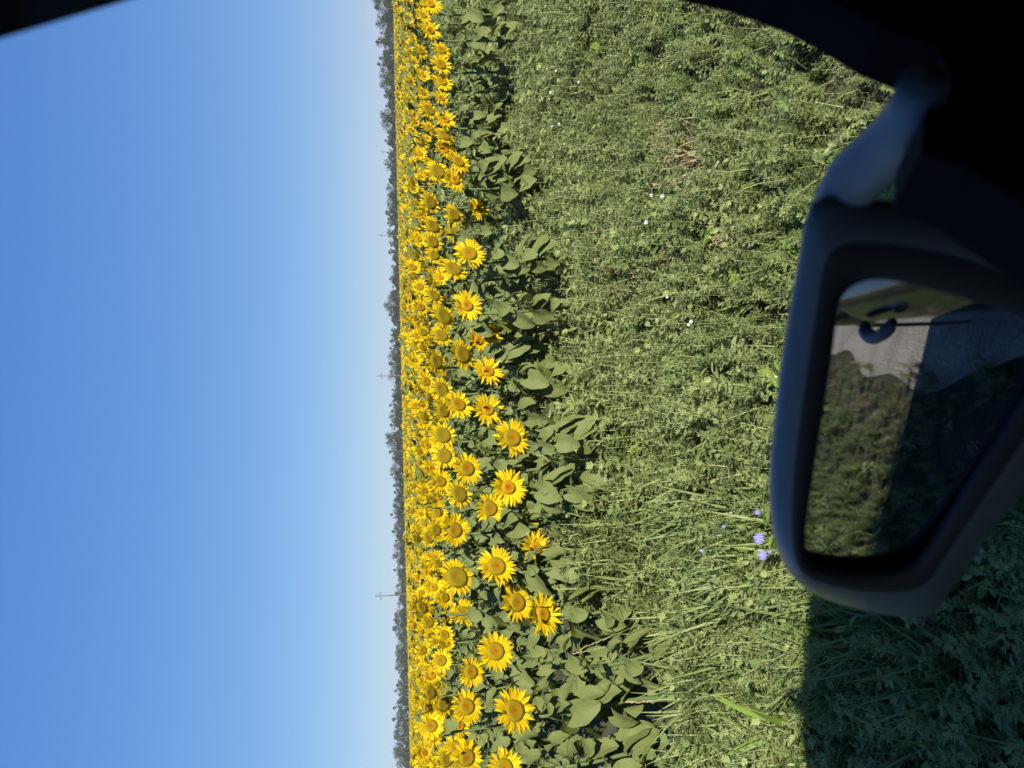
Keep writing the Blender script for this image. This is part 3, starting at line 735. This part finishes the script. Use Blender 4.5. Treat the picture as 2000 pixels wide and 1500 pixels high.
WP = [weed(1, .22, 24, .040, M_weed), weed(2, .26, 28, .044, M_weed), weed(3, .20, 24, .034, M_weed), weed(4, .30, 30, .040, M_weed), weed(5, .24, 22, .054, M_weed),
      tuft(6, 22, .26, M_grass), tuft(7, 26, .32, M_grass), tuft(8, 16, .22, M_grass, .009), broad(9, 14, .07, M_weed), broad(10, 12, .085, M_fresh), tuft(11, 14, .24, M_dry, .0022), weed(12, .22, 10, .032, M_dry)]
# scatter names sort alphabetically, so the pick index follows the list
def verge(hr, lr, dens, msk=None):
    n = int((hr[1] - hr[0]) * (lr[1] - lr[0]) * dens)
    return RNG.uniform(hr[0], hr[1], n), RNG.uniform(lr[0], lr[1], n)
hs_, ls_ = [], []
for hr, lr, dn in (((-1.0, 9), (.2, 5.2), 240), ((9, 18), (.2, 5.4), 110), ((18, 60), (.2, 5.4), 22), ((-5, -1.0), (.2, 5), 150), ((-10, -5), (.3, 5), 110), ((-24, -10), (.3, 5), 40)):
    a_, b_ = verge(hr, lr, dn); hs_.append(a_); ls_.append(b_)
h_ = np.concatenate(hs_); l_ = np.concatenate(ls_)
el_ = edge_l(h_)
keep = (l_ < el_ + .40 + .6 * np.clip((h_ - 4) / 3, 0, 1) + .25 * vnoise(h_ * 2, l_ * 2)) & ~((h_ < -1.0) & (l_ < .40 + .16 * vnoise(h_ * 3.1, l_ * 3) + .15 * np.clip((-h_ - 1) / 4, 0, 1)))
h_, l_ = h_[keep], l_[keep]; el_ = el_[keep]
wp = np.stack([(h_ - l_) * S2, (h_ + l_) * S2, np.zeros(len(h_))], 1)
nw = len(wp)
px_, py_, dz_ = project(wp + np.array([0, 0, .25]))
nz = vnoise(h_ * 1.9, l_ * 1.9); nz2 = vnoise(h_ * 4.1 + 5, l_ * 4.1)
pick = RNG.integers(0, 5, nw)
u_ = RNG.uniform(0, 1, nw)
gp = np.where((py_ > 960) & (px_ > 1120) & (dz_ > 0), .42, .05) * np.where(nz2 > -.1, 1.2, .5)
g_ = u_ < gp; pick[g_] = RNG.integers(5, 8, g_.sum())
u2 = RNG.uniform(0, 1, nw); br = (u2 < .07); pick[br] = RNG.integers(8, 10, br.sum())
dry = np.zeros(nw, bool)
for cx, cy, rr in ((1290, 320, 38), (1265, 240, 30), (1200, 440, 32), (1190, 545, 36), (1280, 480, 26), (1370, 460, 22), (1560, 90, 26)):
    dry |= (np.hypot(px_ - cx, py_ - cy) < rr * 1.3) & (dz_ > 0) & (RNG.uniform(0, 1, nw) < .5)
dry |= (h_ < -1.6) & (l_ < .95) & (RNG.uniform(0, 1, nw) < .55)
pick[dry] = RNG.integers(10, 12, dry.sum())
# short by the road, higher towards the crop
sc_ = (.62 + 1.48 * np.clip(l_ / np.maximum(el_, 1), 0, 1.12) ** 1.8) * (1 + .22 * nz + .12 * nz2) * RNG.uniform(.75, 1.2, nw)
sc_ *= np.interp(h_, [-1, 1.5, 2.6, 4.0, 6.0, 12, 20], [.62, .66, .84, 1.0, 1.22, 1.42, 1.5])
wr = np.stack([RNG.uniform(-.25, .25, nw), RNG.uniform(-.25, .25, nw), RNG.uniform(0, 6.28, nw)], 1)
tag(scatter('weeds', wp, wr, sc_, pick, WP), 'dense grey green weeds and grass on the road verge', 'weeds', kind='stuff')

# ------------------------------------------------------------------ flowers and stalks one can count on the verge
def chic():
    r = random.Random(3); b = MB()
    for k in range(17):
        a = 6.283 * k / 17 + r.uniform(-.1, .1); L = r.uniform(.85, 1.05); u = Vector((math.cos(a), math.sin(a), .18)); v = Vector((-math.sin(a), math.cos(a), 0))
        rows = [[u * L * t - v * w_ + Vector((0, 0, .05 * t)), u * L * t + v * w_ + Vector((0, 0, .05 * t))] for t, w_ in ((.06, .03), (.4, .06), (.8, .085), (1, .06))]
        b.grid(rows)
    return b.mesh('petal_ring', M_blue, False)
CH_P = chic()
b = MB(); b.tube([(0, 0, 0), (.01, .01, .5), (0, 0, 1)], [.003, .0025, .002], 5); CH_S = b.mesh('stem', M_stem)
CAMV = lambda p: (CAM - p).normalized()
cl = [('wide open blue chicory flower beside the mirror edge', 1483, 1052, .040, .30), ('pale blue chicory flower below the wide open one by the mirror', 1490, 1085, .034, .30), ('blue chicory flower side on in the grass away from the mirror', 1397, 1041, .034, .32),
      ('tiny chicory bud just above the side on flower', 1414, 1029, .015, .32), ('small half open chicory flower above the others near the mirror', 1480, 1001, .020, .30), ('tiny faded chicory flower in the grass farthest from the mirror', 1372, 1076, .018, .32), ('small chicory bud half hidden behind the pale one', 1504, 1078, .014, .30)]
for i, (lb, x, y, D, z) in enumerate(cl):
    p = on_z(x, y, z); e = link('chicory', None, loc=(p.x, p.y, 0))
    link('stem', CH_S, e, scale=(1, 1, z))
    n = CAMV(p) + Vector((.3, 0, .5)) if i != 2 else Vector((-.9, -.2, .5))
    link('petal_ring', CH_P, e, loc=(0, 0, z), rot=frame(n, .3 * i), scale=D / 2 * 1.1)
    tag(e, lb, 'flower', 'blue chicory flowers')
b = MB()
for k in range(5):
    a = 6.283 * k / 5; q = [b.vert((0, 0, -.25)), b.vert((.8 * math.cos(a - .5), .8 * math.sin(a - .5), .1)), b.vert((math.cos(a), math.sin(a), .2)), b.vert((.8 * math.cos(a + .5), .8 * math.sin(a + .5), .1))]; b.face(q)
WH = b.mesh('petal_ring', M_white, False)
wl_ = [(1303, 580), (1272, 381), (1294, 383), (1068, 134), (1086, 138), (1075, 180), (1073, 193), (1350, 628), (1262, 434), (1102, 281), (1078, 246), (1092, 242), (1345, 634), (1130, 160)]
for i, (x, y) in enumerate(wl_):
    p = on_z(x, y, .42); e = link('bindweed', None, loc=(p.x, p.y, 0))
    link('stem', CH_S, e, scale=(.7, .7, .42)); link('petal_ring', WH, e, loc=(0, 0, .42), rot=frame(CAMV(p) + Vector((.2, .1, .6)), i), scale=.0075 + .002 * (i % 3))
    tag(e, 'small white wildflower open among the green verge weeds', 'flower', 'small white verge flowers')
def stalk(lb, x0, y0, x1, y1, z0, z1):
    p0 = on_z(x0, y0, z0); 
    d = ray(x1, y1); p1 = CAM + d * ((p0 - CAM).length / d.length * 1.0)
    e = link('grass_stalk', None, loc=(p0.x, p0.y, 0)); o_ = Vector((p0.x, p0.y, 0))
    a_, c_ = p0 - o_, p1 - o_
    b = MB(); b.tube([(0, 0, 0), a_, a_.lerp(c_, .5) + Vector((0, 0, .01)), c_], [.0022, .0018, .0014, .001], 5); link('stem', b.mesh('stem', M_grass), e)
    b = MB(); dd = (c_ - a_); r = random.Random(x0)
    for k in range(26):
        t = .48 + .52 * k / 26; p = a_.lerp(c_, t); s = Vector((r.uniform(-1, 1), r.uniform(-1, 1), r.uniform(-1, 1))).normalized() * .006 + dd.normalized() * .016
        v = s.cross(Vector((0, 1, 0.2))).normalized() * .0022
        b.face([b.vert(p), b.vert(p + s * .5 + v), b.vert(p + s), b.vert(p + s * .5 - v)])
    link('seed_head', b.mesh('seed_head', M_dry, False), e); tag(e, lb, 'grass', 'seeding grass stalks at the crop edge')
stalk('upper of two crossing seed headed grass stalks before dark leaves', 1245, 1222, 1133, 1268, .42, .6)
stalk('lower of two crossing seed headed grass stalks before dark leaves', 1242, 1250, 1120, 1277, .42, .6)
stalk('lone pale grass stalk with seed head below the crossing pair', 1330, 1368, 1226, 1372, .40, .55)
# a fresh green clump at the edge of the car's shadow
p = on_z(1532, 1430, .16); e = link('leafy_clump', None, loc=(p.x, p.y, 0))
r = random.Random(8)
for k in range(13):
    b = MB(); a = r.uniform(0, 6.28); u = Vector((math.cos(a), math.sin(a), 0)); v = Vector((-u.y, u.x, 0)); L_ = r.uniform(.30, .46); rows = []; q = Vector((0, 0, 0)); t0, bd = r.uniform(.15, .6), r.uniform(.4, 1.2)
    for i in range(7):
        t = i / 6; an = t0 + bd * t
        if i: q = q + (u * math.sin(an) + Vector((0, 0, math.cos(an)))) * L_ / 6
        w_ = .018 * math.sin(math.pi * (.12 + .86 * t)); rows.append([q - v * w_ + Vector((0, 0, .3 * w_)), q, q + v * w_ + Vector((0, 0, .3 * w_))])
    b.grid(rows); link('leaf', b.mesh('leaf', M_fresh), e)
tag(e, 'fresh bright green leafy clump at the edge of the car shadow', 'plant')

# ------------------------------------------------------------------ treeline
def crown_mesh(seed, Wd, H, n, q0=.55):
    r = random.Random(seed); b = MB()
    cl_ = [(Vector((r.gauss(0, .26) * Wd, r.gauss(0, .26) * Wd, H * r.uniform(.30, .86))), r.uniform(.16, .30) * Wd) for _ in range(9)] + [(Vector((0, 0, H * .45)), .34 * Wd), (Vector((r.uniform(-.1, .1) * Wd, 0, H * .88)), .15 * Wd)]
    for k in range(n):
        c, rad = r.choice(cl_); d = Vector((r.gauss(0, 1), r.gauss(0, 1), r.gauss(0, 1))).normalized() * rad * r.uniform(.45, 1.12)
        p = c + d; s = q0 * r.uniform(.5, 1.2)
        a = Vector((r.gauss(0, 1), r.gauss(0, 1), r.gauss(0, 1))).normalized(); bb = a.cross(d.normalized() + Vector((.01, .02, .03))).normalized(); cc = a
        b.face([b.vert(p - bb * s * .5), b.vert(p + cc * s * .35), b.vert(p + bb * s * .6), b.vert(p - cc * s * .35)])
    return b.mesh('crown', M_tree, False)
def trunk_mesh(seed, H, bare=False):
    r = random.Random(seed); b = MB()
    b.tube([(0, 0, 0), (.1, 0, H * .3), (r.uniform(-.3, .3), 0, H * .75)], [.25, .19, .08], 7)
    for k in range(9 if bare else 5):
        z = H * r.uniform(.3, .7); a = r.uniform(0, 6.28); ln = H * r.uniform(.2, .4)
        p = Vector((0, 0, z)); d = Vector((math.cos(a), math.sin(a), 1.1)).normalized()
        b.tube([p, p + d * ln * .5, p + d * ln + Vector((0, 0, ln * .1))], [.09, .06, .03], 5)
    return b.mesh('trunk', M_bark)
CR = [(crown_mesh(s, Wd, H, 900), trunk_mesh(s, H)) for s, Wd, H in ((1, 7.5, 9), (2, 6.0, 10), (3, 9, 8.5), (4, 5.0, 9.5), (5, 8, 11))]
TD0, TD1 = 500.0, 400.0                          # depth at the photo's bottom and top edge
rt = random.Random(21)
prof = [(0, 28), (60, 26), (110, 25), (200, 22), (260, 18), (330, 20), (450, 18), (500, 14), (600, 22), (680, 18), (760, 19), (860, 24), (950, 17), (1000, 22), (1080, 17), (1180, 19), (1250, 22), (1330, 20), (1400, 24), (1500, 22)]
ntree = 0
for y in np.arange(-40, 1560, 15.5):
    yy = y + rt.uniform(-6, 6); D = TD1 + (TD0 - TD1) * yy / 1500 + rt.uniform(-14, 10)
    hpx = 1.22 * np.interp(yy, [a for a, _ in prof], [b_ for _, b_ in prof]) * rt.uniform(.70, 1.18)
    X = (750 - yy) / F_PX * D; Ht = hpx / F_PX * D + 1.6
    ci = rt.randrange(5); cm, tm = CR[ci]; ph = (9, 10, 8.5, 9.5, 11)[ci]; s = Ht / ph
    e = link('tree', None, loc=(X, D, 0), rot=(0, 0, rt.uniform(0, 6.28)), scale=(s * rt.uniform(.85, 1.15), s * rt.uniform(.85, 1.15), s))
    link('trunk', tm, e); link('crown', cm, e); ntree += 1
    tag(e, 'dark green tree in the distant treeline on the horizon', 'tree', 'trees of the distant treeline')
b = MB()
for k in range(30000):
    yy = rt.uniform(-80, 1580); D = TD1 + (TD0 - TD1) * yy / 1500 + rt.uniform(2, 22)
    top = (np.interp(yy, [a for a, _ in prof], [b_ for _, b_ in prof]) * .74 / F_PX * D + 1.2) * (.85 + .3 * math.sin(yy * .21) * math.sin(yy * .047))
    p = Vector(((750 - yy) / F_PX * D, D, max(.2, top * (rt.random() ** .7)))); s = rt.uniform(.7, 1.5)
    a = Vector((rt.gauss(0, 1), rt.gauss(0, 1), rt.gauss(0, 1))).normalized(); c = a.cross(Vector((rt.gauss(0, 1), 1, .3))).normalized()
    b.face([b.vert(p - a * s * .5), b.vert(p + c * s * .4), b.vert(p + a * s * .5), b.vert(p - c * s * .4)])
tag(link('treeline_thicket', b.mesh('treeline_thicket', M_tree, False)), 'dark undergrowth thicket filling the treeline below the crowns', 'thicket', kind='stuff')

# ------------------------------------------------------------------ utility poles
def pole(lb, y, xt, D, H=10.0):
    X = (750 - y) / F_PX * D
    e = link('utility_pole', None, loc=(X, D, 0), rot=(0, 0, R(40)))
    b = MB(); b.tube([(0, 0, 0), (.02, 0, H * .5), (.05, 0, H)], [.17, .15, .11], 10); link('post', b.mesh('post', M_wood), e)
    b = MB(); b.box((-1.15, -.07, H * .83), (1.15, .07, H * .83 + .13)); link('crossarm', b.mesh('crossarm', M_iron, False), e)
    b = MB(); b.tube([(.1, -.18, H * .90), (.75, -.18, H * .945)], .055, 6); link('bracket', b.mesh('bracket', M_iron), e)
    for q in (-1.05, -.6, .6, 1.05):
        b = MB(); b.tube([(q, 0, H * .83 + .13), (q, 0, H * .83 + .25), (q, 0, H * .83 + .38)], [.05, .075, .03], 8); link('insulator', b.mesh('insulator', M_iron), e)
    tag(e, lb, 'utility pole', 'wooden utility poles beyond the field')
pole('tallest wooden utility pole, nearest the photo bottom edge', 1152, 733, 208, 10)
pole('wooden utility pole with crossarm above the middle of the treeline', 729, 738, 268, 10)
pole('small utility pole behind tall trees, third from the photo bottom', 458, 740, 330, 10)
pole('tiny faint utility pole nearest the photo top edge', 297, 743, 405, 10)
# ------------------------------------------------------------------ haze
HAZE = 0.00022
m = bpy.data.materials.new('air'); m.use_nodes = True; t = m.node_tree; t.nodes.remove(t.nodes['Principled BSDF'])
pv = t.nodes.new('ShaderNodeVolumePrincipled'); pv.inputs['Color'].default_value = (.94, .96, 1.0, 1); pv.inputs['Density'].default_value = HAZE; pv.inputs['Anisotropy'].default_value = 0.2
t.links.new(pv.outputs[0], t.nodes['Material Output'].inputs['Volume'])
b = MB(); b.box((-2600, -900, -1.0), (2600, 3600, 17))
tag(link('haze', b.mesh('haze', m, False)), 'thin blue summer haze over the field', 'haze', kind='stuff')
print('sunflowers', len(placed), 'buds', NB, 'fill', NF, 'far', ns, 'weeds', nw, 'trees', ntree, 'edge', EH.round(2).tolist())
